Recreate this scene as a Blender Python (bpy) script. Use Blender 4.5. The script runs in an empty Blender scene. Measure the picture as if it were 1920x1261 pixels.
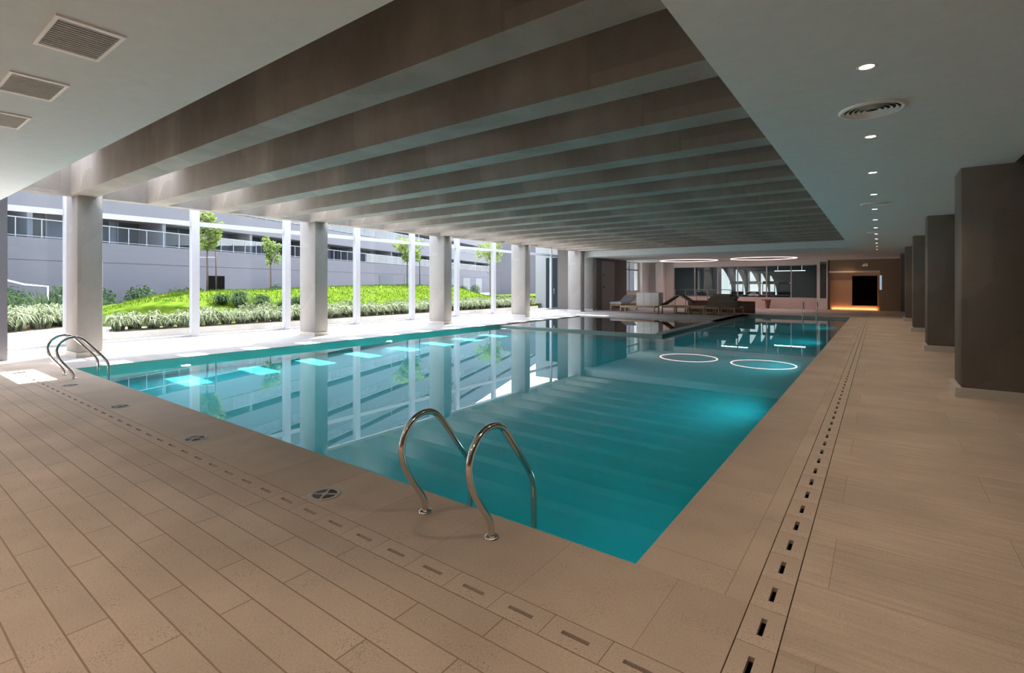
import bpy, bmesh, math, random
from mathutils import Vector, Matrix

# ------------------------------------------------------------------ camera, world, sun, exposure
S = bpy.context.scene
COL = S.collection
R = math.radians
cam_data = bpy.data.cameras.new('camera')
cam_data.sensor_width = 36.0
cam_data.lens = 36.0 * 935.0 / 1920.0
cam_data.shift_y = -97.5 / 1920.0
cam_data.clip_end = 400
cam = bpy.data.objects.new('camera', cam_data)
COL.objects.link(cam)
cam.location = (0, 0, 1.5)
cam.rotation_euler = (R(90), 0, R(36.347))
S.camera = cam

S.view_settings.view_transform = 'Standard'
S.view_settings.look = 'None'
S.view_settings.gamma = 1.0
S.view_settings.exposure = 1.92
S.view_settings.use_curve_mapping = False

world = bpy.data.worlds.new('sky')
S.world = world
world.use_nodes = True
wn = world.node_tree
wn.nodes.clear()
w_out = wn.nodes.new('ShaderNodeOutputWorld')
w_bg = wn.nodes.new('ShaderNodeBackground')
w_sky = wn.nodes.new('ShaderNodeTexSky')
w_sky.sky_type = 'NISHITA'
w_sky.sun_disc = False
w_sky.sun_elevation = R(60.4)
w_sky.sun_rotation = R(-31)
w_mix = wn.nodes.new('ShaderNodeMix'); w_mix.data_type = 'RGBA'
w_mix.inputs['Factor'].default_value = 0.65
w_mix.inputs[7].default_value = (8.6, 9.2, 10.4, 1)      # thin bright cloud over the blue
wn.links.new(w_sky.outputs[0], w_mix.inputs[6])
wn.links.new(w_mix.outputs[2], w_bg.inputs[0])
w_bg.inputs[1].default_value = 0.26
wn.links.new(w_bg.outputs[0], w_out.inputs[0])

SUN_ENERGY = 6.5
sd = bpy.data.lights.new('sun', 'SUN')
sd.energy = SUN_ENERGY
sd.angle = R(0.53)
sd.color = (1.0, 0.96, 0.88)
sun = bpy.data.objects.new('sun', sd)
COL.objects.link(sun)
SUN_TO = Vector((-0.293, 0.4865, 1.0)).normalized()       # direction towards the sun
sun.rotation_euler = SUN_TO.to_track_quat('Z', 'Y').to_euler()
sun.location = (-20, 10, 20)

DOWNLIGHT_W = 19.0
POOL_FILL_W = 2.6
RING_EMIT = 0.8
S.cycles.use_denoising = True
S.cycles.max_bounces = 10
S.cycles.diffuse_bounces = 5
S.cycles.glossy_bounces = 5
S.cycles.transmission_bounces = 6
S.cycles.transparent_max_bounces = 16
S.cycles.sample_clamp_indirect = 6.0
try:
    sd.cycles.is_caustics_light = True
except Exception:
    pass

rnd = random.Random(7)

# ------------------------------------------------------------------ materials
MATS = {}

def nodes(m):
    m.use_nodes = True
    nt = m.node_tree
    nt.nodes.clear()
    return nt, nt.nodes, nt.links

def plain(name, col, rough=0.6, metal=0.0, spec=0.5):
    m = bpy.data.materials.new(name)
    nt, N, L = nodes(m)
    o = N.new('ShaderNodeOutputMaterial'); b = N.new('ShaderNodeBsdfPrincipled')
    tc = N.new('ShaderNodeTexCoord'); nz = N.new('ShaderNodeTexNoise')
    nz.inputs['Scale'].default_value = 9.0; nz.inputs['Detail'].default_value = 4
    mr = N.new('ShaderNodeMapRange'); mr.inputs[3].default_value = 0.93; mr.inputs[4].default_value = 1.07
    mx = N.new('ShaderNodeMix'); mx.data_type = 'RGBA'; mx.blend_type = 'MULTIPLY'
    mx.inputs['Factor'].default_value = 1.0; mx.inputs[6].default_value = (*col, 1)
    L.new(tc.outputs['Object'], nz.inputs['Vector']); L.new(nz.outputs['Fac'], mr.inputs[0])
    L.new(mr.outputs[0], mx.inputs[7]); L.new(mx.outputs[2], b.inputs['Base Color'])
    b.inputs['Roughness'].default_value = rough; b.inputs['Metallic'].default_value = metal
    b.inputs['Specular IOR Level'].default_value = spec
    L.new(b.outputs[0], o.inputs[0])
    MATS[name] = m
    return m

def emit(name, col, strength):
    m = bpy.data.materials.new(name)
    nt, N, L = nodes(m)
    o = N.new('ShaderNodeOutputMaterial'); e = N.new('ShaderNodeEmission')
    e.inputs[0].default_value = (*col, 1); e.inputs[1].default_value = strength
    L.new(e.outputs[0], o.inputs[0])
    MATS[name] = m
    return m

def ramp(N, stops):
    r = N.new('ShaderNodeValToRGB')
    el = r.color_ramp.elements
    while len(el) < len(stops): el.new(0.5)
    for e, (p, c) in zip(el, stops):
        e.position = p; e.color = (*c, 1)
    return r

def concrete(name, dark, light, rough=0.75, scale=1.1, streak=True):
    m = bpy.data.materials.new(name)
    nt, N, L = nodes(m)
    o = N.new('ShaderNodeOutputMaterial'); b = N.new('ShaderNodeBsdfPrincipled')
    tc = N.new('ShaderNodeTexCoord'); mp = N.new('ShaderNodeMapping')
    mp.inputs['Scale'].default_value = (1.0, 1.0, 0.55)
    n1 = N.new('ShaderNodeTexNoise'); n1.inputs['Scale'].default_value = scale; n1.inputs['Detail'].default_value = 7; n1.inputs['Roughness'].default_value = 0.62
    n2 = N.new('ShaderNodeTexNoise'); n2.inputs['Scale'].default_value = 38; n2.inputs['Detail'].default_value = 3
    r1 = ramp(N, [(0.3, dark), (0.72, light)])
    mr = N.new('ShaderNodeMapRange'); mr.inputs[3].default_value = 0.9; mr.inputs[4].default_value = 1.1
    mx = N.new('ShaderNodeMix'); mx.data_type = 'RGBA'; mx.blend_type = 'MULTIPLY'; mx.inputs['Factor'].default_value = 1.0
    L.new(tc.outputs['Object'], mp.inputs[0]); L.new(mp.outputs[0], n1.inputs['Vector']); L.new(tc.outputs['Object'], n2.inputs['Vector'])
    L.new(n1.outputs['Fac'], r1.inputs[0]); L.new(n2.outputs['Fac'], mr.inputs[0])
    L.new(r1.outputs[0], mx.inputs[6]); L.new(mr.outputs[0], mx.inputs[7])
    last = mx.outputs[2]
    if streak:   # formwork panels of slightly different tone
        vo = N.new('ShaderNodeTexVoronoi'); vo.distance = 'CHEBYCHEV'; vo.inputs['Scale'].default_value = 0.62; vo.inputs['Randomness'].default_value = 0.75
        mr2 = N.new('ShaderNodeMapRange'); mr2.inputs[3].default_value = 0.86; mr2.inputs[4].default_value = 1.12
        sp = N.new('ShaderNodeSeparateColor')
        mx2 = N.new('ShaderNodeMix'); mx2.data_type = 'RGBA'; mx2.blend_type = 'MULTIPLY'; mx2.inputs['Factor'].default_value = 1.0
        L.new(tc.outputs['Object'], vo.inputs['Vector']); L.new(vo.outputs['Color'], sp.inputs[0]); L.new(sp.outputs[0], mr2.inputs[0])
        L.new(last, mx2.inputs[6]); L.new(mr2.outputs[0], mx2.inputs[7]); last = mx2.outputs[2]
    L.new(last, b.inputs['Base Color'])
    b.inputs['Roughness'].default_value = rough
    bp = N.new('ShaderNodeBump'); bp.inputs['Strength'].default_value = 0.12; bp.inputs['Distance'].default_value = 0.01
    L.new(n2.outputs['Fac'], bp.inputs['Height']); L.new(bp.outputs[0], b.inputs['Normal'])
    L.new(b.outputs[0], o.inputs[0])
    MATS[name] = m
    return m

def stone(name, base, brick=None, rot=0.0, off=(0, 0, 0), joint=(0.27, 0.17, 0.11), mortar=0.006, pits=0.5, streaky=0.0):
    """tan stone paving; brick = (slab length, row height) lays joints in rows"""
    m = bpy.data.materials.new(name)
    nt, N, L = nodes(m)
    o = N.new('ShaderNodeOutputMaterial'); b = N.new('ShaderNodeBsdfPrincipled')
    tc = N.new('ShaderNodeTexCoord'); mp = N.new('ShaderNodeMapping')
    mp.inputs['Rotation'].default_value = (0, 0, rot); mp.inputs['Location'].default_value = off
    L.new(tc.outputs['Object'], mp.inputs[0])
    n1 = N.new('ShaderNodeTexNoise'); n1.inputs['Scale'].default_value = 1.3; n1.inputs['Detail'].default_value = 6
    r1 = ramp(N, [(0.3, tuple(c * 0.86 for c in base)), (0.7, tuple(min(1, c * 1.1) for c in base))])
    L.new(tc.outputs['Object'], n1.inputs['Vector']); L.new(n1.outputs['Fac'], r1.inputs[0])
    last = r1.outputs[0]
    # fine grain
    n2 = N.new('ShaderNodeTexNoise'); n2.inputs['Scale'].default_value = 95; n2.inputs['Detail'].default_value = 3
    L.new(tc.outputs['Object'], n2.inputs['Vector'])
    mr = N.new('ShaderNodeMapRange'); mr.inputs[3].default_value = 0.78; mr.inputs[4].default_value = 1.2
    L.new(n2.outputs['Fac'], mr.inputs[0])
    mx = N.new('ShaderNodeMix'); mx.data_type = 'RGBA'; mx.blend_type = 'MULTIPLY'; mx.inputs['Factor'].default_value = 1.0
    L.new(last, mx.inputs[6]); L.new(mr.outputs[0], mx.inputs[7]); last = mx.outputs[2]
    # dark pits
    vo = N.new('ShaderNodeTexVoronoi'); vo.inputs['Scale'].default_value = 88
    L.new(tc.outputs['Object'], vo.inputs['Vector'])
    n3 = N.new('ShaderNodeTexNoise'); n3.inputs['Scale'].default_value = 5.0; n3.inputs['Detail'].default_value = 3
    L.new(tc.outputs['Object'], n3.inputs['Vector'])
    th = N.new('ShaderNodeMapRange'); th.inputs[1].default_value = 0.36; th.inputs[2].default_value = 0.66; th.inputs[3].default_value = 0.05; th.inputs[4].default_value = 0.31
    L.new(n3.outputs['Fac'], th.inputs[0])
    lt = N.new('ShaderNodeMath'); lt.operation = 'LESS_THAN'
    L.new(vo.outputs['Distance'], lt.inputs[0]); L.new(th.outputs[0], lt.inputs[1])
    sc = N.new('ShaderNodeMath'); sc.operation = 'MULTIPLY'; sc.inputs[1].default_value = pits
    L.new(lt.outputs[0], sc.inputs[0])
    mx2 = N.new('ShaderNodeMix'); mx2.data_type = 'RGBA'; mx2.inputs[7].default_value = (base[0] * .3, base[1] * .26, base[2] * .24, 1)
    L.new(sc.outputs[0], mx2.inputs['Factor']); L.new(last, mx2.inputs[6]); last = mx2.outputs[2]
    bump_h = n2.outputs['Fac']
    if streaky:
        wv = N.new('ShaderNodeTexNoise'); ms = N.new('ShaderNodeMapping'); ms.inputs['Scale'].default_value = (2.0, 34, 1)
        wv.inputs['Scale'].default_value = 1.0; wv.inputs['Detail'].default_value = 4
        L.new(tc.outputs['Object'], ms.inputs[0]); L.new(ms.outputs[0], wv.inputs['Vector'])
        ms2 = N.new('ShaderNodeMapRange'); ms2.inputs[1].default_value = .3; ms2.inputs[2].default_value = .7; ms2.inputs[3].default_value = 1 - streaky; ms2.inputs[4].default_value = 1 + streaky
        L.new(wv.outputs['Fac'], ms2.inputs[0])
        mx3 = N.new('ShaderNodeMix'); mx3.data_type = 'RGBA'; mx3.blend_type = 'MULTIPLY'; mx3.inputs['Factor'].default_value = 1.0
        L.new(last, mx3.inputs[6]); L.new(ms2.outputs[0], mx3.inputs[7]); last = mx3.outputs[2]
    if brick:
        bt = N.new('ShaderNodeTexBrick')
        bt.inputs['Scale'].default_value = 1.0
        bt.inputs['Brick Width'].default_value = brick[0]; bt.inputs['Row Height'].default_value = brick[1]
        bt.inputs['Mortar Size'].default_value = mortar; bt.inputs['Mortar Smooth'].default_value = 0.3
        bt.inputs['Bias'].default_value = 0.0
        bt.offset = 0.37; bt.offset_frequency = 2
        bt.inputs['Color1'].default_value = (0.93, 0.92, 0.91, 1); bt.inputs['Color2'].default_value = (1.05, 1.04, 1.03, 1); bt.inputs['Mortar'].default_value = (1, 1, 1, 1)
        L.new(mp.outputs[0], bt.inputs['Vector'])
        mx4 = N.new('ShaderNodeMix'); mx4.data_type = 'RGBA'; mx4.blend_type = 'MULTIPLY'; mx4.inputs['Factor'].default_value = 1.0
        L.new(last, mx4.inputs[6]); L.new(bt.outputs['Color'], mx4.inputs[7])
        mx5 = N.new('ShaderNodeMix'); mx5.data_type = 'RGBA'; mx5.inputs[7].default_value = (*joint, 1)
        L.new(bt.outputs['Fac'], mx5.inputs['Factor']); L.new(mx4.outputs[2], mx5.inputs[6]); last = mx5.outputs[2]
    L.new(last, b.inputs['Base Color'])
    b.inputs['Roughness'].default_value = 0.62
    b.inputs['Specular IOR Level'].default_value = 0.35
    bp = N.new('ShaderNodeBump'); bp.inputs['Strength'].default_value = 0.15; bp.inputs['Distance'].default_value = 0.004
    L.new(bump_h, bp.inputs['Height']); L.new(bp.outputs[0], b.inputs['Normal'])
    L.new(b.outputs[0], o.inputs[0])
    MATS[name] = m
    return m

def pool_tile(name, col, col2):
    m = bpy.data.materials.new(name)
    nt, N, L = nodes(m)
    o = N.new('ShaderNodeOutputMaterial'); b = N.new('ShaderNodeBsdfPrincipled')
    tc = N.new('ShaderNodeTexCoord')
    n1 = N.new('ShaderNodeTexNoise'); n1.inputs['Scale'].default_value = 0.5; n1.inputs['Detail'].default_value = 2
    r1 = ramp(N, [(0.35, col), (0.65, col2)])
    L.new(tc.outputs['Object'], n1.inputs['Vector']); L.new(n1.outputs['Fac'], r1.inputs[0])
    L.new(r1.outputs[0], b.inputs['Base Color']); b.inputs['Roughness'].default_value = 0.35
    L.new(b.outputs[0], o.inputs[0])
    MATS[name] = m
    return m

def thin_glass(name, tint=(0.97, 0.985, 0.98), refl=1.0):
    m = bpy.data.materials.new(name)
    nt, N, L = nodes(m)
    o = N.new('ShaderNodeOutputMaterial')
    t = N.new('ShaderNodeBsdfTransparent'); t.inputs[0].default_value = (*tint, 1)
    g = N.new('ShaderNodeBsdfGlossy'); g.inputs['Roughness'].default_value = 0.0
    fr = N.new('ShaderNodeFresnel'); fr.inputs[0].default_value = 1.5
    ml = N.new('ShaderNodeMath'); ml.operation = 'MULTIPLY'; ml.inputs[1].default_value = refl
    mx = N.new('ShaderNodeMixShader')
    L.new(fr.outputs[0], ml.inputs[0]); L.new(ml.outputs[0], mx.inputs[0]); L.new(t.outputs[0], mx.inputs[1]); L.new(g.outputs[0], mx.inputs[2])
    L.new(mx.outputs[0], o.inputs[0])
    MATS[name] = m
    return m

def water_mat(name):
    m = bpy.data.materials.new(name)
    nt, N, L = nodes(m)
    o = N.new('ShaderNodeOutputMaterial')
    g = N.new('ShaderNodeBsdfGlass'); g.inputs['IOR'].default_value = 1.333; g.inputs['Roughness'].default_value = 0.0
    g.inputs['Color'].default_value = (0.93, 0.99, 1.0, 1)
    L.new(g.outputs[0], o.inputs[0])
    MATS[name] = m
    return m

def foliage(name, c1, c2, trans=0.25, scale=7.0):
    m = bpy.data.materials.new(name)
    nt, N, L = nodes(m)
    o = N.new('ShaderNodeOutputMaterial'); b = N.new('ShaderNodeBsdfDiffuse'); t = N.new('ShaderNodeBsdfTranslucent')
    tc = N.new('ShaderNodeTexCoord'); n1 = N.new('ShaderNodeTexNoise'); n1.inputs['Scale'].default_value = scale; n1.inputs['Detail'].default_value = 3
    r1 = ramp(N, [(0.35, c1), (0.65, c2)])
    L.new(tc.outputs['Object'], n1.inputs['Vector']); L.new(n1.outputs['Fac'], r1.inputs[0])
    L.new(r1.outputs[0], b.inputs[0]); L.new(r1.outputs[0], t.inputs[0])
    mx = N.new('ShaderNodeMixShader'); mx.inputs[0].default_value = trans
    L.new(b.outputs[0], mx.inputs[1]); L.new(t.outputs[0], mx.inputs[2]); L.new(mx.outputs[0], o.inputs[0])
    MATS[name] = m
    return m

TAN = (0.62, 0.51, 0.425)
concrete('beam concrete', (0.23, 0.20, 0.175), (0.37, 0.337, 0.305))
concrete('column concrete', (0.30, 0.288, 0.275), (0.41, 0.396, 0.38), scale=0.9)
concrete('dark column concrete', (0.15, 0.127, 0.106), (0.22, 0.19, 0.163), scale=0.8)
concrete('slab concrete', (0.26, 0.24, 0.22), (0.36, 0.34, 0.32))
concrete('garden concrete', (0.32, 0.31, 0.30), (0.42, 0.41, 0.40))
plain('ceiling paint', (0.71, 0.79, 0.83), 0.9, spec=0.2)
plain('white paint', (0.80, 0.80, 0.80), 0.7, spec=0.3)
plain('wall paint', (0.60, 0.57, 0.55), 0.8, spec=0.2)
plain('dark wall paint', (0.16, 0.145, 0.135), 0.8, spec=0.2)
plain('blue grey paint', (0.25, 0.26, 0.32), 0.7, spec=0.2)
plain('gym grey', (0.11, 0.12, 0.125), 0.7)
plain('door grey', (0.26, 0.25, 0.245), 0.6)
plain('frame white', (0.40, 0.41, 0.44), 0.35)
plain('facade rail', (0.15, 0.155, 0.17), 0.5)
plain('grille white', (0.92, 0.92, 0.92), 0.45)
plain('vent dark', (0.035, 0.03, 0.03), 0.8)
plain('black void', (0.004, 0.004, 0.004), 0.9, spec=0.0)
plain('channel dark', (0.02, 0.016, 0.012), 0.9, spec=0.1)
plain('plinth stone', (0.62, 0.58, 0.53), 0.6)
plain('chrome', (0.72, 0.70, 0.68), 0.10, 1.0)
plain('skimmer ring', (0.50, 0.48, 0.47), 0.4)
plain('skimmer dark', (0.10, 0.09, 0.10), 0.6)
plain('curb stone', (0.50, 0.47, 0.43), 0.55)
plain('curb tile', (0.06, 0.09, 0.10), 0.3)
plain('timber', (0.46, 0.33, 0.20), 0.55)
plain('brown cushion', (0.20, 0.155, 0.13), 0.9, spec=0.1)
plain('pale mattress', (0.52, 0.53, 0.60), 0.9, spec=0.1)
plain('box white', (0.74, 0.75, 0.76), 0.6)
plain('brown panel', (0.20, 0.10, 0.075), 0.7)
plain('walnut panel', (0.33, 0.25, 0.17), 0.6)
plain('orange wall', (0.60, 0.38, 0.26), 0.7)
plain('pink wall', (0.70, 0.62, 0.58), 0.7)
plain('machine black', (0.02, 0.02, 0.022), 0.5)
plain('rail metal', (0.25, 0.25, 0.26), 0.35, 0.8)
plain('bark', (0.08, 0.06, 0.045), 0.9, spec=0.1)
plain('stake wood', (0.07, 0.05, 0.037), 0.9, spec=0.1)
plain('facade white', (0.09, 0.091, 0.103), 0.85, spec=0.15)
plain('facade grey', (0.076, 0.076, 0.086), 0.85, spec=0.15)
plain('window dark', (0.02, 0.028, 0.036), 0.3, spec=0.15)
plain('wing paint', (0.30, 0.295, 0.305), 0.8, spec=0.2)
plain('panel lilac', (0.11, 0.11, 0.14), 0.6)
plain('paving pale', (0.55, 0.53, 0.51), 0.8)
plain('soil', (0.10, 0.07, 0.05), 0.95, spec=0.05)
stone('deck planks', TAN, (1.05, 0.15), off=(0.31, 0.015, 0), joint=(0.33, 0.24, 0.175), mortar=0.0042, pits=0.48)
stone('deck coping near', TAN, (0.62, 0.605), off=(-0.42, 0.005 - 0.135, 0), joint=(0.40, 0.30, 0.225), mortar=0.0022, pits=0.4)
stone('deck coping right', TAN, (1.18, 0.6), rot=R(90), off=(0.0, 0.0, 0), joint=(0.36, 0.26, 0.19), mortar=0.0022, pits=0.4)
stone('deck right', tuple(c * 0.98 for c in TAN), (1.3, 0.6), off=(0.2, 0.1, 0), joint=(0.40, 0.30, 0.22), mortar=0.0025, pits=0.22, streaky=0.10)
stone('deck plain', (0.47, 0.44, 0.42), (1.2, 0.6), off=(0.1, 0.1, 0), joint=(0.45, 0.37, 0.31), mortar=0.002, pits=0.3)
stone('drain stone', TAN, None, pits=0.55)
pool_tile('pool floor tile', (0.014, 0.61, 0.70), (0.018, 0.65, 0.74))
pool_tile('pool wall tile', (0.40, 0.60, 0.52), (0.44, 0.64, 0.56))
pool_tile('shallow pool tile', (0.62, 0.80, 0.74), (0.66, 0.84, 0.78))
thin_glass('window glass', refl=0.7)
thin_glass('balustrade glass', (0.72, 0.80, 0.86), refl=0.1)
thin_glass('gym glass', (0.86, 0.90, 0.90), refl=1.3)
water_mat('pool water')
emit('lamp warm', (1.0, 0.86, 0.66), 5.0)
emit('ring light', (1.0, 0.66, 0.62), RING_EMIT)
emit('pool lens', (0.8, 0.95, 1.0), 0.6)
emit('gym lamp', (0.86, 1.0, 0.97), 0.45)
emit('orange strip', (1.0, 0.40, 0.16), 0.40)
emit('daylight curtain', (0.78, 0.90, 0.92), 0.27)  # no lamp: daylight behind the cloth painted as emission
emit('daylight slot', (0.62, 0.80, 0.88), 0.14)  # reflection on the glass edge painted as emission
emit('sign glow', (0.8, 0.68, 0.5), 0.07)
foliage('lawn', (0.045, 0.083, 0.008), (0.085, 0.125, 0.015), 0.15, 3.0)
foliage('variegated leaves', (0.10, 0.14, 0.06), (0.36, 0.39, 0.28), 0.3, 9.0)
foliage('grey green leaves', (0.08, 0.10, 0.05), (0.21, 0.24, 0.14), 0.3, 9.0)
foliage('tree leaves', (0.09, 0.14, 0.035), (0.22, 0.27, 0.085), 0.45, 5.0)
foliage('dark leaves', (0.03, 0.05, 0.025), (0.07, 0.11, 0.05), 0.25, 5.0)

# ------------------------------------------------------------------ mesh helpers
class MB:
    def __init__(self):
        self.v = []; self.f = []; self.mi = []; self.smooth = []
    def add(self, verts, faces, mi=0, smooth=False):
        k = len(self.v)
        self.v += [tuple(p) for p in verts]
        for f in faces:
            self.f.append([k + i for i in f]); self.mi.append(mi); self.smooth.append(smooth)
        return self
    def box(self, x0, x1, y0, y1, z0, z1, mi=0):
        if x0 > x1: x0, x1 = x1, x0
        if y0 > y1: y0, y1 = y1, y0
        if z0 > z1: z0, z1 = z1, z0
        v = [(x0, y0, z0), (x1, y0, z0), (x1, y1, z0), (x0, y1, z0), (x0, y0, z1), (x1, y0, z1), (x1, y1, z1), (x0, y1, z1)]
        return self.add(v, [(0, 3, 2, 1), (4, 5, 6, 7), (0, 1, 5, 4), (1, 2, 6, 5), (2, 3, 7, 6), (3, 0, 4, 7)], mi)
    def bbox(self, x0, x1, y0, y1, z0, z1, b=0.01, mi=0, seg=2):
        """box with rounded edges"""
        bm = bmesh.new()
        bmesh.ops.create_cube(bm, size=1.0)
        for v in bm.verts:
            v.co = Vector(((x0 + x1) / 2 + v.co.x * abs(x1 - x0), (y0 + y1) / 2 + v.co.y * abs(y1 - y0), (z0 + z1) / 2 + v.co.z * abs(z1 - z0)))
        bmesh.ops.bevel(bm, geom=list(bm.edges), offset=b, segments=seg, profile=0.6, affect='EDGES')
        return self.bm(bm, mi, True)
    def bm(self, bm, mi=0, smooth=False):
        bm.verts.index_update()
        self.add([v.co[:] for v in bm.verts], [[v.index for v in f.verts] for f in bm.faces], mi, smooth)
        bm.free()
        return self
    def obox(self, c, ax, ay, az, hx, hy, hz, mi=0):
        """box with its own axes"""
        c = Vector(c); ax = Vector(ax).normalized(); ay = Vector(ay).normalized(); az = Vector(az).normalized()
        v = []
        for sz in (-1, 1):
            for sx, sy in ((-1, -1), (1, -1), (1, 1), (-1, 1)):
                v.append(c + ax * hx * sx + ay * hy * sy + az * hz * sz)
        return self.add(v, [(0, 3, 2, 1), (4, 5, 6, 7), (0, 1, 5, 4), (1, 2, 6, 5), (2, 3, 7, 6), (3, 0, 4, 7)], mi)
    def tube(self, pts, r, n=12, mi=0, caps=True, radii=None):
        pts = [Vector(p) for p in pts]
        m = len(pts)
        verts = []; faces = []
        ref = None
        for i, p in enumerate(pts):
            d = (pts[min(i + 1, m - 1)] - pts[max(i - 1, 0)]).normalized()
            if ref is None:
                ref = Vector((1, 0, 0)) if abs(d.x) < 0.9 else Vector((0, 1, 0))
            a = (ref - d * ref.dot(d)).normalized(); b = d.cross(a); ref = a
            rr = radii[i] if radii else r
            for k in range(n):
                t = 2 * math.pi * k / n
                verts.append(p + (a * math.cos(t) + b * math.sin(t)) * rr)
        for i in range(m - 1):
            for k in range(n):
                faces.append((i * n + k, i * n + (k + 1) % n, (i + 1) * n + (k + 1) % n, (i + 1) * n + k))
        if caps:
            faces.append(tuple(range(n))[::-1]); faces.append(tuple(range((m - 1) * n, m * n)))
        return self.add(verts, faces, mi, True)
    def lathe(self, prof, c=(0, 0, 0), n=32, mi=0, smooth=True, close=True):
        """profile [(r, z)] turned about z"""
        verts = []; faces = []
        for r, z in prof:
            for k in range(n):
                t = 2 * math.pi * k / n
                verts.append((c[0] + r * math.cos(t), c[1] + r * math.sin(t), c[2] + z))
        m = len(prof)
        for i in range(m - 1):
            for k in range(n):
                faces.append((i * n + k, i * n + (k + 1) % n, (i + 1) * n + (k + 1) % n, (i + 1) * n + k))
        if close:
            faces.append(tuple(range(n))[::-1]); faces.append(tuple(range((m - 1) * n, m * n)))
        return self.add(verts, faces, mi, smooth)
    def prism(self, poly, z0, z1, mi=0):
        n = len(poly)
        v = [(x, y, z0) for x, y in poly] + [(x, y, z1) for x, y in poly]
        f = [tuple(range(n))[::-1], tuple(range(n, 2 * n))] + [(i, (i + 1) % n, n + (i + 1) % n, n + i) for i in range(n)]
        return self.add(v, f, mi)
    def build(self, name, mats, parent=None, origin=None):
        me = bpy.data.meshes.new(name)
        o = origin or (0, 0, 0)
        me.from_pydata([(x - o[0], y - o[1], z - o[2]) for x, y, z in self.v], [], self.f)
        if isinstance(mats, str): mats = [mats]
        for m in mats: me.materials.append(MATS[m])
        me.polygons.foreach_set('material_index', self.mi)
        me.polygons.foreach_set('use_smooth', self.smooth)
        me.update()
        bm = bmesh.new(); bm.from_mesh(me); bmesh.ops.recalc_face_normals(bm, faces=bm.faces); bm.to_mesh(me); bm.free()
        ob = bpy.data.objects.new(name, me)
        COL.objects.link(ob)
        ob.location = o
        if parent is not None: ob.parent = parent
        if any(self.smooth):
            pass
        return ob

def tag(o, label=None, cat=None, group=None, kind=None):
    if label: o['label'] = label
    if cat: o['category'] = cat
    if group: o['group'] = group
    if kind: o['kind'] = kind
    return o

def struct(ob, label=None, cat=None, group=None):
    return tag(ob, label, cat, group, 'structure')

def empty(name, loc, label, cat, group=None, kind=None, rz=0.0):
    o = bpy.data.objects.new(name, None)
    o.empty_display_size = 0.1
    COL.objects.link(o)
    o.location = loc; o.rotation_euler = (0, 0, rz)
    return tag(o, label, cat, group, kind)

def copy_tree(o, parent=None):
    c = o.copy()
    COL.objects.link(c)
    if parent is not None: c.parent = parent
    for ch in list(o.children): copy_tree(ch, c)
    return c

ORD = ['first', 'second', 'third', 'fourth', 'fifth', 'sixth', 'seventh', 'eighth', 'ninth', 'tenth', 'eleventh', 'twelfth',
       'thirteenth', 'fourteenth', 'fifteenth', 'sixteenth', 'seventeenth', 'eighteenth', 'nineteenth', 'twentieth']

# ------------------------------------------------------------------ key dimensions (metres)
ZC = 3.05            # painted ceilings
ZB = 3.33            # underside of the beams
ZT = 4.265           # roof slab / skylight level
WX = -15.9           # window wall
WATER = -0.10
PX0, PX1, PY0, PY1 = -11.57, -1.05, 2.55, 27.3     # pool
KX, KY0, KY1 = -5.32, 14.95, 21.2                   # shallow pool in the corner
BACK = 35.2

# ------------------------------------------------------------------ floor
struct(MB().box(-15.9, 2.6, -5.0, 1.785, -0.08, 0).build('floor', 'deck planks'), 'tan pitted stone floor laid in narrow planks by the near pool end', 'floor')
struct(MB().box(-15.9, -0.495, 1.945, PY0, -0.08, 0).build('floor_coping_near', 'deck coping near'), 'tan stone coping along the near end of the pool', 'floor')
struct(MB().box(PX1, -0.495, PY0, 27.9, -0.08, 0).build('floor_coping_right', 'deck coping right'), 'tan stone coping along the long dark side of the pool', 'floor')
struct(MB().box(-0.33, 2.6, 1.785, BACK + 2.5, -0.08, 0).build('floor_right', 'deck right'), 'tan stone deck beside the row of dark columns', 'floor')
struct(MB().box(-15.9, PX0, PY0, 26.2, -0.08, 0).build('floor_window_side', 'deck plain'), 'pale sunlit stone deck below the tall windows', 'floor')
fb = MB(); fb.box(PX0, KX, KY1, PY1, -0.08, 0); fb.box(-16, PX0, 26.2, PY1, -0.08, 0); fb.box(-16, PX1, PY1, 27.9, -0.08, 0); fb.box(-16, -0.33, 27.9, BACK + 2.5, -0.08, 0)
struct(fb.build('floor_back', 'deck plain'), 'pale stone deck under the sun loungers', 'floor')
struct(MB().box(-15.9, -11.83, 1.785, 1.945, -0.08, 0).build('floor_strip', 'deck coping near'), 'short strip of tan paving past the end of the drain', 'floor')
struct(MB().box(-12.3, -0.2, 1.70, 1.99, -0.14, -0.085).build('trim_1', 'channel dark'), 'dark drain channel under the near row of covers', 'drain')
struct(MB().box(-0.55, -0.28, 1.72, 27.9, -0.14, -0.085).build('trim_2', 'channel dark'), 'dark drain channel under the long row of covers', 'drain')

# slotted stone drain covers, each lifts out on its own
def cover_mesh(along_x):
    L_, W_ = 0.2815, 0.154
    sl, sw = 0.066, 0.0115
    hx, hy = (L_ / 2, W_ / 2) if along_x else (W_ / 2, L_ / 2)
    ix, iy = (sl, sw) if along_x else (sw, sl)
    m = MB()
    z0, z1 = -0.022, 0.0
    o_ = [(-hx, -hy), (hx, -hy), (hx, hy), (-hx, hy)]; i_ = [(-ix, -iy), (ix, -iy), (ix, iy), (-ix, iy)]
    v = [(x, y, z1) for x, y in o_] + [(x, y, z1) for x, y in i_] + [(x, y, z0) for x, y in o_] + [(x, y, z0) for x, y in i_]
    f = []
    for k in range(4):
        n = (k + 1) % 4
        f += [(k, n, 4 + n, 4 + k), (8 + k, 12 + k, 12 + n, 8 + n), (k, 8 + k, 8 + n, n), (4 + k, 4 + n, 12 + n, 12 + k)]
    m.add(v, f)
    return m
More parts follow.
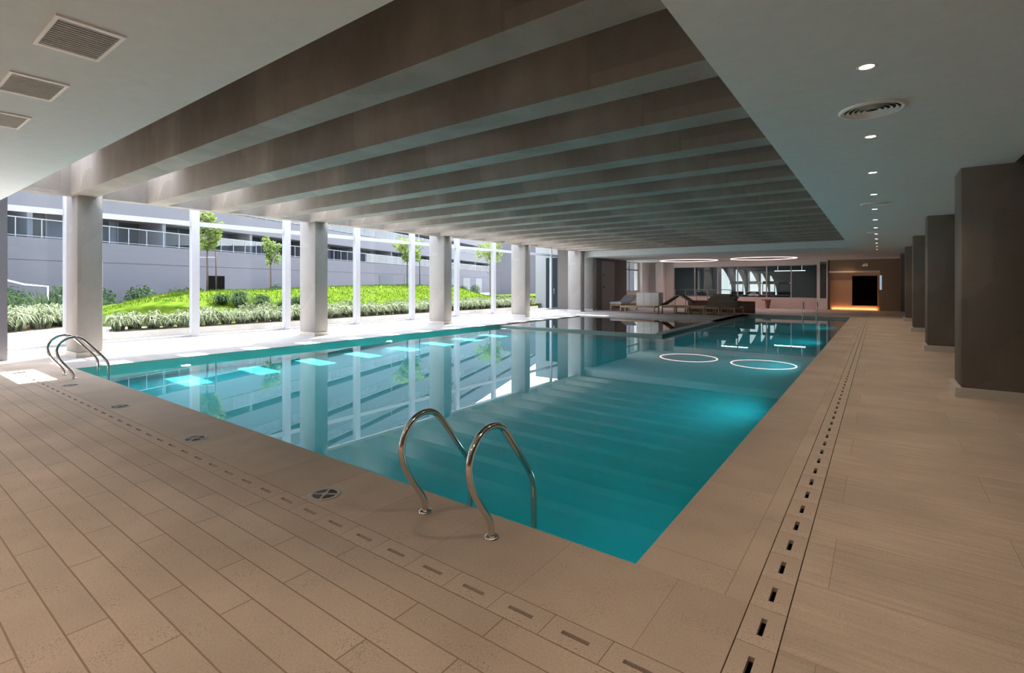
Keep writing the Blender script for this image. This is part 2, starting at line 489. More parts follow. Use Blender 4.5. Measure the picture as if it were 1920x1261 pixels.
cov = cover_mesh(True).build('drain_cover', 'drain stone')
tag(cov, 'tan slotted drain cover in the row along the near end of the pool', 'drain cover', 'slotted covers along the near pool end')
k = 0
x = -0.47
while x > -11.8:
    o = cov if k == 0 else copy_tree(cov)
    o.location = (x, 1.865, 0); x -= 0.2845; k += 1
cov2 = cover_mesh(False).build('drain_cover', 'drain stone')
tag(cov2, 'tan slotted drain cover in the long row beside the dark columns', 'drain cover', 'slotted covers along the long pool side')
k = 0
y = 2.125
while y < 27.8:
    o = cov2 if k == 0 else copy_tree(cov2)
    o.location = (-0.4125, y, 0); y += 0.2845; k += 1

# round skimmer lids in the near coping
def skimmer(x, label):
    e = empty('skimmer_lid', (x, 2.08, 0), label, 'drain lid', 'round lids in the near coping')
    m = MB(); m.lathe([(0.083, 0.0), (0.083, 0.004), (0.098, 0.006), (0.11, 0.003), (0.11, 0.0)], n=40, close=False)
    for a in range(4):
        t = a * math.pi / 2 + 0.6
        c, s = math.cos(t), math.sin(t)
        m.obox((0.045 * c, 0.045 * s, 0.003), (c, s, 0), (-s, c, 0), (0, 0, 1), 0.045, 0.008, 0.0025)
    m.lathe([(0.0, 0.006), (0.02, 0.006), (0.022, 0.0)], n=16, close=False)
    m.build('ring', 'skimmer ring', e)
    d = MB(); d.lathe([(0.0, 0.0015), (0.088, 0.0015), (0.088, 0.0)], n=40, close=False)
    d.build('grate', 'skimmer dark', e)
    return e
for xx, lb in ((-3.19, 'round spoked lid in the coping, nearest to the curved chrome handrails'), (-5.36, 'round spoked lid in the coping, second from the near handrails'),
               (-7.52, 'round spoked lid in the coping, third from the near handrails'), (-9.69, 'round spoked lid in the coping, closest to the handrails by the windows')):
    skimmer(xx, lb)

# ------------------------------------------------------------------ pool shell and water
D = -1.45
ps = MB()
ps.add([(PX0, PY0, D), (PX1, PY0, D), (PX1, PY1, D), (PX0, PY1, D)], [(0, 1, 2, 3)], 0)
t = 0.25
ps2 = MB()
ps2.box(PX0 - t, PX0, PY0 - t, PY1 + t, D - .2, -0.08)
ps2.box(PX1, PX1 + t, PY0 - t, PY1 + t, D - .2, -0.08)
ps2.box(PX0, PX1, PY0 - t, PY0, D - .2, -0.08)
ps2.box(PX0, PX1, PY1, PY1 + t, D - .2, -0.08)
pe = empty('swimming_pool', (PX1, PY0, 0), 'turquoise lined swimming pool basin sunk in the stone deck', 'pool', kind='structure')
fl = MB(); fl.box(PX0, PX1, PY0, PY1, D - .2, D)
a = fl.build('pool_floor', 'pool floor tile', pe); a.matrix_parent_inverse = Matrix.Translation((-PX1, -PY0, 0))
b_ = ps2.build('pool_wall', 'pool wall tile', pe); b_.matrix_parent_inverse = Matrix.Translation((-PX1, -PY0, 0))
e_ = MB(); q = 0.012
e_.box(PX0, PX0 + .004, PY0, KY0, -0.10, -0.001); e_.box(PX1 - .004, PX1, PY0, PY1, -0.10, -0.001); e_.box(PX0, PX1, PY0, PY0 + .004, -0.10, -0.001)
c_ = e_.build('waterline_tile', 'pool wall tile', pe); c_.matrix_parent_inverse = Matrix.Translation((-PX1, -PY0, 0))
for ob in (a, b_):
    try: ob.cycles.is_caustics_receiver = True
    except Exception: pass
def plane(poly, z, name, mat):
    m = MB(); m.add([(x, y, z) for x, y in poly], [tuple(range(len(poly)))])
    me_ = m.build(name, mat)
    return me_
wt = plane([(PX0, PY0), (PX1, PY0), (PX1, PY1), (KX, PY1), (KX, KY0), (PX0, KY0)], WATER, 'pool_water', 'pool water')
struct(wt, 'still turquoise water surface of the long pool', 'water')
for p in wt.data.polygons: p.use_smooth = True
try: wt.cycles.is_caustics_caster = True
except Exception: pass

# underwater fill lamps added in the side walls to brighten the pool
def pool_fill_lamp(x, y, side, label, watt=None):
    e = empty('pool_light', (x, y, -0.55), label, 'pool light', 'underwater lights of the long pool')
    e.rotation_euler = (0, R(90) * side, 0)
    MB().lathe([(0.085, 0.0), (0.085, 0.012), (0.12, 0.008), (0.125, 0.0)], n=28, close=False).build('rim', 'chrome', e)
    MB().lathe([(0.0, 0.006), (0.086, 0.006)], n=28, close=False).build('lens', 'pool lens', e)
    l = bpy.data.lights.new('pool_lamp', 'SPOT'); l.energy = watt or POOL_FILL_W; l.color = (0.62, 0.92, 1.0); l.spot_size = R(165); l.spot_blend = 0.6; l.shadow_soft_size = 0.08
    lo_ = bpy.data.objects.new('pool_lamp', l); COL.objects.link(lo_); lo_.parent = e; lo_.location = (0, 0, 0.05); lo_.rotation_euler = (R(180), 0, 0)
for i, y in enumerate((4.3, 9.6)):
    pool_fill_lamp(PX0 + .001, y, 1, f'round underwater lamp in the window side pool wall, {ORD[i]} from the corner ladder', 11.0)
for i, y in enumerate((4.0, 8.2, 12.4, 17.5, 23.0)):
    pool_fill_lamp(PX1 - .001, y, -1, f'round underwater lamp in the column side pool wall, {ORD[i]} from the near corner', (1.8, 12.0, 16.0, 16.0, 12.0)[i])

# shallow corner pool
kp = empty('shallow_pool', (PX0, KY0, 0), 'shallow corner pool with stone rim in front of the loungers', 'pool', kind='structure')
m = MB(); m.box(KX - .28, KX, KY0 + .3, PY1, D, 0.0); m.box(PX0, KX - .0, KY0, KY0 + .3, D, -0.045)
o = m.build('rim', 'curb stone', kp); o.matrix_parent_inverse = kp.matrix_world.inverted(); o.matrix_parent_inverse = Matrix.Translation((-PX0, -KY0, 0))
m = MB(); m.box(KX, KX + .006, KY0, PY1, -0.6, -0.03)
o = m.build('rim_tile', 'curb tile', kp); o.matrix_parent_inverse = Matrix.Translation((-PX0, -KY0, 0))
m = MB(); m.box(PX0, KX - .28, KY0 + .3, KY1, -0.5, -0.36)
o = m.build('basin_floor', 'shallow pool tile', kp); o.cycles.is_caustics_receiver = True; o.matrix_parent_inverse = Matrix.Translation((-PX0, -KY0, 0))
wk = plane([(PX0, KY0 + .004), (KX - .28, KY0 + .004), (KX - .28, KY1), (PX0, KY1)], -0.028, 'shallow_pool_water', 'pool water')
struct(wk, 'clear water filling the shallow corner pool', 'water')
try: wk.cycles.is_caustics_caster = True
except Exception: pass

# pool ladders
PROF = [(2.31, 0.0), (2.31, 0.06), (2.285, 0.12), (2.20, 0.235), (2.135, 0.34), (2.108, 0.43), (2.108, 0.49), (2.135, 0.565), (2.185, 0.62), (2.25, 0.655), (2.33, 0.662), (2.40, 0.64),
        (2.455, 0.59), (2.52, 0.51), (2.60, 0.41), (2.68, 0.31), (2.725, 0.25), (2.755, 0.18), (2.76, 0.10), (2.76, -0.10), (2.76, -1.1)]
def smooth_path(pts, it=2):
    for _ in range(it):
        q = [pts[0]]
        for a, b in zip(pts[:-1], pts[1:]):
            q.append(tuple(a[i] * .75 + b[i] * .25 for i in range(len(a)))); q.append(tuple(a[i] * .25 + b[i] * .75 for i in range(len(a))))
        q.append(pts[-1]); pts = q
    return pts
SP = smooth_path(PROF)
def ladder(label):
    e = empty('pool_ladder', (-2.13, 2.31, 0), label, 'pool ladder', 'chrome pool ladders')
    for sx in (-0.28, 0.28):
        h = MB().tube([(sx, y - 2.31, z) for y, z in SP], 0.0205, 14).build('handrail', 'chrome', e)
        MB().lathe([(0.046, 0.0), (0.046, 0.006), (0.04, 0.013), (0.026, 0.018), (0.021, 0.018)], (sx, 0, 0), 24, close=False).build('flange', 'chrome', h)
    for zz in (-0.35, -0.62, -0.89):
        MB().bbox(-0.27, 0.27, 0.41, 0.49, zz - .012, zz + .012, 0.006).build('tread', 'chrome', e)
    return e
lad = ladder('chrome ladder with two curved handrails standing on the near coping')
l2 = copy_tree(lad); l2.location = (-10.62, 2.26, 0); l2['label'] = 'chrome ladder in the pool corner below the windows'
l3 = copy_tree(lad); l3.location = (-2.64, 27.62, 0); l3.rotation_euler = (0, 0, R(180)); l3['label'] = 'small chrome ladder at the far end of the pool'

# ------------------------------------------------------------------ ceilings, roof slab, beams
struct(MB().box(-13.6, 2.6, -5.0, 1.81, ZC, ZC + .12).build('ceiling_near', 'ceiling paint'), 'smooth grey painted ceiling with vent grilles', 'ceiling')
struct(MB().box(-0.96, 1.39, 1.81, BACK, ZC, ZC + .12).build('ceiling_right', 'ceiling paint'), 'smooth grey painted ceiling strip with a line of downlights', 'ceiling')
struct(MB().box(-13.6, -0.96, 24.95, BACK, ZC, ZC + .12).box(-13.3, -0.96, 24.95, 25.07, ZC + .12, ZT).build('ceiling_back', 'ceiling paint'), 'white painted ceiling with two glowing rings', 'ceiling')
rs = MB(); rs.box(-11.7, 2.6, -5.2, BACK + 7.2, ZT, ZT + .25); rs.box(-13.35, -11.7, -5.2, 1.3, ZT, ZT + .25); rs.box(-16.2, -11.7, 24.62, BACK + 7.2, ZT, ZT + .25)
struct(rs.build('roof_slab', 'slab concrete'), 'concrete roof slab above the beams', 'roof')
bk = 0
for k in range(-1, 17):
    y0 = 2.87 + 1.335 * k
    o = MB().box(-13.35, 1.5, y0, y0 + .40, ZB, ZT + (0.1 if k < 17 else 0)).build('ceiling_beam', 'beam concrete', origin=(-13.35, y0, ZB))
    if k == -1: lb = 'deep concrete beam mostly hidden above the grey painted ceiling'
    else: lb = f'bare concrete ceiling beam, {ORD[k]} beyond the grey painted ceiling'
    struct(o, lb, 'beam', 'concrete beams over the pool')
struct(MB().box(-13.6, -13.35, -5.0, 26.2, ZB, ZT + .1).build('perimeter_beam', 'beam concrete'), 'long concrete edge beam above the window columns', 'beam')
sr = MB()
for xx in (-15.2, -14.5): sr.box(xx - .03, xx + .03, -5, 26.2, 4.14, 4.22)
for yy in range(-4, 27, 3): sr.box(-15.9, -13.6, yy - .03, yy + .03, 4.10, 4.16)
struct(sr.build('trim_3', 'frame white'), 'white bars of the glass roof strip by the windows', 'roof')

# ------------------------------------------------------------------ columns
def column(name, x0, x1, y0, y1, zt, mat, label, group, ph=0.10, pr=0.035):
    e = empty(name, ((x0 + x1) / 2, (y0 + y1) / 2, 0), label, 'column', group, 'structure')
    cx, cy = (x0 + x1) / 2, (y0 + y1) / 2
    hx, hy = (x1 - x0) / 2, (y1 - y0) / 2
    MB().bbox(-hx, hx, -hy, hy, ph, zt, 0.012, seg=1).build('shaft', mat, e)
    MB().box(-hx - pr, hx + pr, -hy - pr, hy + pr, 0, ph).build('plinth', 'plinth stone', e)
    return e
for i, y0 in enumerate((2.94, 8.28, 13.62, 18.96, 24.3)):
    column('window_column', -14.0, -13.2, y0, y0 + .42, ZT, 'column concrete', f'pale concrete column on the window side, {ORD[i]} counted from the near end', 'concrete columns along the windows', 0.10, 0.02)
for i, y0 in enumerate((8.9, 14.65, 20.4, 26.15, 31.9)):
    column('deck_column', 0.88, 2.3, y0, y0 + .68, ZT, 'dark column concrete', f'wide dark concrete column on the deck, {ORD[i]} counted from the near end', 'dark concrete columns along the deck', 0.13, 0.06)
struct(MB().box(-14.4, -13.81, 0.9, 2.02, 0, ZT).build('wall_left', 'blue grey paint'), 'blue grey pier at the near end of the window wall', 'wall')

# ------------------------------------------------------------------ window wall
mull = [-4.95, -2.15, 0.62, 3.39, 6.16, 8.93, 11.70, 14.47, 17.24, 20.0, 22.78, 25.55]
for i in range(len(mull) - 1):
    y0, y1 = mull[i], mull[i + 1]
    e = empty(f'window_{i+1}', (WX, y0, 0), None, None, None, 'structure')
    f = MB()
    f.box(-0.09, 0.09, -0.1, 0.1, 0, 4.2)
    f.box(-0.045, 0.045, 0.1, y1 - y0 - .1, 3.18, 3.31)
    f.box(-0.045, 0.045, 0.1, y1 - y0 - .1, 0.0, 0.06)
    f.box(-0.045, 0.045, 0.1, y1 - y0 - .1, 4.12, 4.2)
    f.build('window_frame', 'frame white', e)
    g = MB(); g.add([(0, .1, .06), (0, y1 - y0 - .1, .06), (0, y1 - y0 - .1, 3.18), (0, .1, 3.18)], [(0, 1, 2, 3)])
    g.build('pane', 'window glass', e)
    g = MB(); g.add([(0, .1, 3.31), (0, y1 - y0 - .1, 3.31), (0, y1 - y0 - .1, 4.12), (0, .1, 4.12)], [(0, 1, 2, 3)])
    g.build('upper_pane', 'window glass', e)
# glass door leaf at the end of the window wall
e = empty('door_1', (WX, 25.55, 0), None, None, None, 'structure')
f = MB(); f.box(-.07, .07, -.045, .045, 0, 4.2); f.box(-.07, .07, 1.2, 1.32, 0, 4.2); f.box(-.045, .045, .045, 1.2, 3.18, 3.3); f.box(-.04, .04, .045, .12, 0, 3.18); f.box(-.04, .04, 1.12, 1.2, 0, 3.18); f.box(-.04, .04, .12, 1.12, 0, .1)
f.build('door_frame', 'frame white', e)
g = MB(); g.add([(0, .12, .1), (0, 1.12, .1), (0, 1.12, 3.18), (0, .12, 3.18)], [(0, 1, 2, 3)]); g.build('pane', 'window glass', e)
MB().tube([(0.06, .2, .95), (0.1, .2, .95), (0.1, .2, 1.25), (0.06, .2, 1.25)], .012, 8).build('handle', 'chrome', e)
struct(MB().box(-15.95, -15.85, 26.87, 29, 0, ZT).build('wall_window_end', 'wall paint'), 'wall closing the far end of the window row', 'wall')

# dark service block past the last window column
wb = MB(); wb.box(-15.85, -13.2, 26.25, 30.5, 0, ZT)
struct(wb.build('wall_service', 'dark wall paint'), 'dark brown service wall behind the last window column', 'wall')
column('window_column', -13.75, -13.21, 25.75, 26.24, ZT, 'column concrete', 'narrow pale concrete column against the dark service wall', 'concrete columns along the windows', 0.10, 0.02)
e = empty('door_2', (-13.2, 26.9, 0), None, None, None, 'structure')
MB().box(0.0, 0.03, 0, 1.7, 0.02, 2.9).build('leaf', 'door grey', e)
hd = MB(); hd.bbox(.03, .07, .12, .2, 1.28, 1.42, .01); hd.bbox(.03, .07, .12, .2, 2.0, 2.1, .01); hd.build('handle', 'machine black', e)

# ------------------------------------------------------------------ closing walls
struct(MB().box(2.3, 2.6, -5, BACK + 7, 0, ZT).build('wall_right', 'dark wall paint'), 'dark wall behind the wide columns', 'wall')
struct(MB().box(-16.2, 2.6, -5.2, -5.0, 0, ZT).build('wall_front', 'wall paint'), 'wall behind the viewer', 'wall')

# far left window bay beside the back wall
e = empty('window_20', (-13.8, 30.5, 0), None, None, None, 'structure')
f = MB()
for yy in (0.02, 1.75, 3.35): f.box(-.05, .05, yy - .05, yy + .05, 1.05, 3.05)
f.box(-.05, .05, 0, 3.4, 1.0, 1.08); f.box(-.05, .05, 0, 3.4, 2.45, 2.55); f.box(-.05, .05, 0, 3.4, 2.98, 3.05)
f.build('window_frame', 'frame white', e)
g = MB(); g.add([(0, 0, 1.08), (0, 3.4, 1.08), (0, 3.4, 3.0), (0, 0, 3.0)], [(0, 1, 2, 3)]); g.build('pane', 'window glass', e)
struct(MB().box(-13.9, -13.7, 30.5, 33.9, 0, 1.0).build('wall_back_sill', 'wall paint'), 'low wall under the small window by the service wall', 'wall')
struct(MB().box(-14.1, -13.5, 33.9, 35.3, 0, ZC).build('wall_back_pier', 'white paint'), 'white pier beside the small window', 'wall')
struct(MB().box(-12.9, -12.35, 34.9, 35.4, 0, ZC).build('wall_back_pier_two', 'white paint'), 'slim white pier at the start of the glazed back wall', 'wall')
struct(MB().box(-13.5, -11.7, 35.3, 35.5, 0, ZT).build('wall_back_left', 'wall paint'), 'short wall at the left of the glazed back wall', 'wall')

# ------------------------------------------------------------------ back wall with glazing
struct(MB().box(-11.7, -2.47, BACK, BACK + .18, 0, .66).build('wall_back_low', 'pink wall'), 'low wall under the glazed partition at the far end', 'wall')
struct(MB().box(-11.7, 2.6, BACK, BACK + .18, 2.95, ZT).box(-11.7, -3.02, BACK, BACK + .18, 2.70, 2.95).build('wall_back_header', 'white paint'), 'white wall band above the far glazing', 'wall')
bx = [-11.7, -10.26, -8.75, -7.5, -5.78, -4.40, -3.12]
for i in range(len(bx) - 1):
    x0, x1 = bx[i], bx[i + 1]
    e = empty(f'window_{21+i}', (x0, BACK + .09, .66), None, None, None, 'structure')
    w = x1 - x0
    f = MB(); f.box(-.03, .03, -.04, .04, 0, 2.04); f.box(.03, w - .03, -.04, .04, 0, .04); f.box(.03, w - .03, -.04, .04, 2.0, 2.04)
    f.build('window_frame', 'frame white', e)
    g = MB(); g.add([(.03, 0, .04), (w - .03, 0, .04), (w - .03, 0, 2.0), (.03, 0, 2.0)], [(0, 1, 2, 3)]); g.build('pane', 'gym glass', e)
e = empty('window_27', (-3.02, BACK - .02, .66), None, None, None, 'structure')
f = MB(); f.box(0, .16, -.06, .06, -.66, 2.29); f.box(.49, .55, -.06, .06, -.66, 2.29); f.box(.16, .49, -.05, .05, -.66, .0); f.box(.16, .49, -.05, .05, 2.2, 2.29)
f.build('window_frame', 'white paint', e)
g = MB(); g.add([(.16, 0, 0), (.49, 0, 0), (.49, 0, 2.2), (.16, 0, 2.2)], [(0, 1, 2, 3)]); g.build('pane', 'gym glass', e)
sl_ = MB()
for q in range(6): sl_.box(.17 + q * .055, .20 + q * .055, .10, .16, 0, 2.2)
sl_.build('slat_screen', 'door grey', e)

# gym behind the glass
gm = MB(); gm.box(-11.7, -2.42, BACK + .18, BACK + 7, .5, .6)
struct(gm.build('floor_gym', 'gym grey'), 'raised floor of the room behind the glass', 'floor')
struct(MB().box(-11.9, -2.4, BACK + 6.8, BACK + 7, 0, ZC).build('wall_gym_back', 'gym grey'), 'grey wall at the back of the room behind glass', 'wall')
struct(MB().box(-11.9, -11.7, BACK + .2, BACK + 7, 0, ZC).build('wall_gym_left', 'gym grey'), 'grey end wall of the room behind glass', 'wall')
struct(MB().box(-2.47, -2.36, BACK - .0, BACK + 7, 0, 2.95).build('wall_gym_right', 'dark wall paint'), 'dark wall between the glazed room and the orange recess', 'wall')
struct(MB().box(-11.9, -2.36, BACK + .18, BACK + 7, ZC - .1, ZC).build('ceiling_gym', 'ceiling paint'), 'ceiling of the room behind glass', 'ceiling')

# row of white curtains swept to one side, daylight put in as their own glow
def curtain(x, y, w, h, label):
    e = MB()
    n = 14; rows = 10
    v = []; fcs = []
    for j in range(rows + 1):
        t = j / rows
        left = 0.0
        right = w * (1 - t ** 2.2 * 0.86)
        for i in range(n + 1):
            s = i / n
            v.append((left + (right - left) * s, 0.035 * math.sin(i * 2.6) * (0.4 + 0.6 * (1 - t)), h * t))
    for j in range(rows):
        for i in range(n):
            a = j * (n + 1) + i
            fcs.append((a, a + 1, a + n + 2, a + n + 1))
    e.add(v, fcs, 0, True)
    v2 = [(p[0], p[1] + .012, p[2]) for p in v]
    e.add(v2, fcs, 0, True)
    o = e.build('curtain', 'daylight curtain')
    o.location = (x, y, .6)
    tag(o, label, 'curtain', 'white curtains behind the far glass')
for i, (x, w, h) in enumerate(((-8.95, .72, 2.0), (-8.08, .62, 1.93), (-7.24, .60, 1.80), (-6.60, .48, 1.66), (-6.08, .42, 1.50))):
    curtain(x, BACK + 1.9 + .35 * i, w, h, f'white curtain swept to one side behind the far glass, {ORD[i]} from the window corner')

def treadmill(x, y, label):
    e = empty('treadmill', (x, y, .6), label, 'treadmill', 'exercise machines behind the far glass')
    MB().bbox(-.38, .38, -.8, .8, 0, .22, .03).build('deck', 'machine black', e)
    for s in (-1, 1): MB().tube([(s * .36, .6, .2), (s * .36, .72, 1.0), (s * .36, .3, 1.0), (s * .36, .0, .95)], .025, 8).build('handrail', 'machine black', e)
    MB().bbox(-.36, .36, .66, .74, .92, 1.12, .02).build('console', 'machine black', e)
    MB().bbox(-.38, .38, .5, .85, .2, .42, .05).build('motor_cover', 'machine black', e)
for x, lb in ((-7.9, 'black exercise machine behind the glass, before the tallest curtain'), (-6.9, 'black exercise machine behind the glass, in front of the middle curtain'), (-5.95, 'black exercise machine behind the glass, beside the smallest curtain'), (-5.0, 'black exercise machine behind the glass, nearest the dark back corner')):
    treadmill(x, BACK + 1.2, lb)

# orange lit recess at the right of the back wall
struct(MB().box(-2.36, 1.2, BACK + .35, BACK + .5, 0, 2.3).build('wall_recess', 'orange wall'), 'orange lit wall of the recess at the far end', 'wall')
struct(MB().box(-2.36, .05, BACK + .02, BACK + .2, 2.29, 2.95).build('wall_recess_header', 'walnut panel'), 'brown panel above the orange lit recess', 'wall')
struct(MB().box(-2.40, .05, BACK - .03, BACK + .03, 2.20, 2.29).build('trim_4', 'white paint'), 'pale bar across the top of the orange recess', 'trim')
e = empty('door_3', (-1.27, BACK + .33, 0), None, None, None, 'structure')
MB().box(0, 1.2, 0, .03, .27, 2.0).build('leaf', 'black void', e)  # black panel painted as the darkness inside an open doorway
f = MB(); f.box(-.06, 0, -.02, .04, .2, 2.06); f.box(1.2, 1.26, -.02, .04, .2, 2.06); f.box(0, 1.2, -.02, .04, 2.0, 2.06)
f.build('door_frame', 'orange wall', e)
ls = MB(); ls.box(-2.3, -.05, BACK + .32, BACK + .35, 0, .03)
tag(ls.build('light_strip', 'orange strip'), 'glowing orange light strip along the foot of the recess', 'light strip')
l = bpy.data.lights.new('strip_lamp', 'AREA'); l.shape = 'RECTANGLE'; l.size = 2.2; l.size_y = .03; l.energy = 2.0; l.color = (1.0, 0.46, 0.18)
lo = bpy.data.objects.new('strip_lamp', l); COL.objects.link(lo); lo.parent = bpy.data.objects['light_strip']; lo.location = (-1.17, BACK + .30, .04); lo.rotation_euler = (R(165), 0, 0)
for i, (gx, gy, gz) in enumerate(((-8.6, BACK + 4.2, ZC - .1), (-4.75, BACK + 2.2, 2.42))):
    o = MB().bbox(-.9, .9, -.05, .05, -.04, 0, .01)
    if i: o.tube([(-.7, 0, 0), (-.7, 0, .53)], .006, 6).tube([(.7, 0, 0), (.7, 0, .53)], .006, 6)
    o = o.build('linear_light', 'gym lamp'); o.location = (gx, gy, gz)
    tag(o, ('white linear ceiling lamp behind the far glass, over the curtains', 'white linear lamp hung low behind the far glass, nearer the dark corner')[i], 'ceiling lamp', 'linear lamps behind the far glass')
    l = bpy.data.lights.new('linear_lamp', 'AREA'); l.shape = 'RECTANGLE'; l.size = 1.8; l.size_y = .12; l.energy = 12.0; l.color = (0.86, 1.0, 0.97)
    lo = bpy.data.objects.new('linear_lamp', l); COL.objects.link(lo); lo.parent = o; lo.location = (0, 0, -.06)
struct(MB().box(.05, 2.6, BACK + .02, BACK + .2, 0, 2.95).build('wall_back_right', 'walnut panel'), 'brown panelled wall right of the recess', 'wall')
sl_ = MB(); sl_.bbox(.03, .13, BACK - .02, BACK + .02, 1.2, 2.02, .02)  # glowing strip stands in for a reflection on the glass edge
tag(sl_.build('lit_slot', 'daylight slot'), 'narrow pale lit slot beside the black doorway', 'light')
sg = MB(); sg.box(-.78, -.52, BACK - .01, BACK + .02, 2.56, 2.62); sg.box(-.72, -.66, BACK - .01, BACK + .02, 2.62, 2.70); sg.box(-.60, -.54, BACK - .01, BACK + .02, 2.62, 2.72)
tag(sg.build('wall_sign', 'sign glow'), 'small pale sign on the brown panel over the recess', 'sign')

# ------------------------------------------------------------------ lights and vents in the ceilings
def downlight(x, y, label, group, watt=None, colr=(1.0, 0.76, 0.55)):
    e = empty('downlight', (x, y, ZC), label, 'downlight', group)
    MB().lathe([(0.045, -0.002), (0.058, -0.006), (0.062, 0.0)], n=24, close=False).build('trim_ring', 'grille white', e)
    MB().lathe([(0.0, -0.001), (0.046, -0.001)], n=24, close=False).build('lens', 'lamp warm', e)
    l = bpy.data.lights.new('downlight_lamp', 'SPOT')
    l.energy = watt or DOWNLIGHT_W; l.color = colr; l.spot_size = R(125); l.spot_blend = 0.9; l.shadow_soft_size = 0.14
    lo = bpy.data.objects.new('downlight_lamp', l)
    COL.objects.link(lo); lo.parent = e; lo.location = (0, 0, -0.03)
    return e
for k in range(-3, 12):
    y = 4.36 + 2.085 * k
    lb = f'small round downlight in the right ceiling strip, {ORD[k]} of the line' if k >= 0 else f'small round downlight overhead, {ORD[-k-1]} behind the visible line'
    downlight(-0.07, y, lb, 'downlights in the right ceiling strip')
for i, (x, y) in enumerate(((-9.0, -1.2), (-6.5, -1.2), (-4.2, -1.2), (-2.1, -1.2))):  # unseen row added as warm fill for the near floor
    downlight(x, y, f'small round downlight in the ceiling behind the vent grilles, {ORD[i]} from the windows', 'downlights behind the vent grilles', 50.0, (1.0, 0.78, 0.58))

downlight(-1.5, BACK - .7, 'small round downlight in front of the orange recess', None, 16.0, (1.0, 0.60, 0.34))  # extra lamp added to brighten the recess wall

def round_vent(y, label):
    e = empty('round_vent', (-0.05, y, ZC), label, 'air vent', 'round vents in the right ceiling strip')
    MB().lathe([(0.205, 0.0), (0.21, -0.016), (0.235, -0.02), (0.25, -0.006), (0.25, 0.0)], n=48, close=False).build('rim', 'grille white', e)
    for r in (0.17, 0.13, 0.09, 0.05):
        MB().lathe([(r, -0.004), (r + .018, -0.018), (r + .022, -0.018), (r + .006, -0.004)], n=40, close=False).build('cone', 'grille white', e)
    MB().lathe([(0.0, -0.001), (0.206, -0.001)], n=40, close=False).build('throat', 'vent dark', e)
round_vent(5.44, 'round white ceiling vent nearest, between the first two downlights')
round_vent(11.85, 'round white ceiling vent, middle one of the downlight line')
round_vent(18.3, 'round white ceiling vent farthest along the downlight line')

def grille(x0, label):
    e = empty('vent_grille', (x0, .75, ZC), label, 'vent grille', 'rectangular vents in the grey ceiling')
    W, H = .57, .335
    f = MB()
    bw = .038
    f.box(0, bw, 0, H, -.012, 0); f.box(W - bw, W, 0, H, -.012, 0); f.box(bw, W - bw, 0, .02, -.012, 0); f.box(bw, W - bw, H - .02, H, -.012, 0)
    f.build('frame', 'grille white', e)
    MB().box(bw, W - bw, .02, H - .02, -.0015, 0).build('backing', 'vent dark', e)
    n = 14
    for k in range(n):
        cx = bw + (k + .5) * (W - 2 * bw) / n
        MB().obox((cx, H / 2, -.009), (.25, 0, -.97), (0, 1, 0), (.97, 0, .25), .0032, H / 2 - .02, .0035).build('slat', 'grille white', e)
    return e
grille(-4.36, 'rectangular louvred vent, nearest of three in the grey ceiling')
grille(-5.63, 'rectangular louvred vent, middle of three in the grey ceiling')
grille(-6.90, 'rectangular louvred vent, farthest of three, cut by the picture edge')

def ring(x, y, label):
    m = MB()
    n = 64; r0, r1 = 1.70, 1.78
    m.lathe([(r0, ZC - .02), (r1, ZC - .02), (r1, ZC - .001), (r0, ZC - .001)], (x, y, 0), n, smooth=False, close=False)
    k0 = 3 * n
    m.add([], [])
    verts = m.v
    m.f += [[3 * n + k, 3 * n + (k + 1) % n, (k + 1) % n, k] for k in range(n)]; m.mi += [0] * n; m.smooth += [False] * n
    o = tag(m.build('ring_light', 'ring light', origin=(x, y, ZC)), label, 'ring light', 'glowing rings on the back ceiling')
    for q in range(8):
        l = bpy.data.lights.new('ring_lamp', 'SPOT'); l.energy = 6.5; l.color = (1.0, 0.60, 0.55); l.spot_size = R(150); l.spot_blend = 0.8; l.shadow_soft_size = 0.02
        lo = bpy.data.objects.new('ring_lamp', l); COL.objects.link(lo); lo.parent = o
        lo.location = (1.74 * math.cos(q * math.pi / 4), 1.74 * math.sin(q * math.pi / 4), -.05)
ring(-5.55, 32.7, 'large glowing pink ring light on the back ceiling, nearer the orange recess')
ring(-9.95, 32.8, 'large glowing pink ring light on the back ceiling, nearer the windows')

# ------------------------------------------------------------------ loungers and things on them
def lounger(label, group='wooden lounger frames beyond the shallow pool'):
    e = empty('sun_lounger', (0, 0, 0), label, 'sun lounger', group)
    w, l, h = .31, 1.9, .38
    for sx in (-1, 1):
        MB().bbox(sx * w - .025, sx * w + .025, 0, l, h - .09, h, .006).build('side_rail', 'timber', e)
        for y in (0.03, l - .03): MB().bbox(sx * w - .03, sx * w + .03, y - .03, y + .03, 0, h - .09, .006).build('leg', 'timber', e)
    f = MB(); f.bbox(-w, w, 0, .05, h - .08, h - .01, .006); f.bbox(-w, w, l - .05, l, h - .08, h - .01, .006); f.build('end_rail', 'timber', e)
    s = MB()
    for k in range(16): s.box(-w, w, .08 + k * .112, .15 + k * .112, h - .02, h + .0)
    s.build('slats', 'timber', e)
    return e
side = lounger('wooden lounger frame set sideways under the white box')
side.location = (-9.2, 25.1, 0); side.rotation_euler = (0, 0, R(90))
for i, (xc, yf) in enumerate(((-8.70, 25.3), (-8.02, 25.45), (-7.32, 25.55), (-6.62, 25.6), (-5.92, 25.7))):
    o = copy_tree(side); o.rotation_euler = (0, 0, 0); o.location = (xc, yf, 0)
    o['label'] = ('wooden lounger frame, first to the right of the white box', 'wooden lounger frame under the tilted brown cushion', 'wooden lounger frame between the tilted cushion and the cushion pile',
                  'wooden lounger frame under the left half of the cushion pile', 'wooden lounger frame at the end beside the long pool')[i]
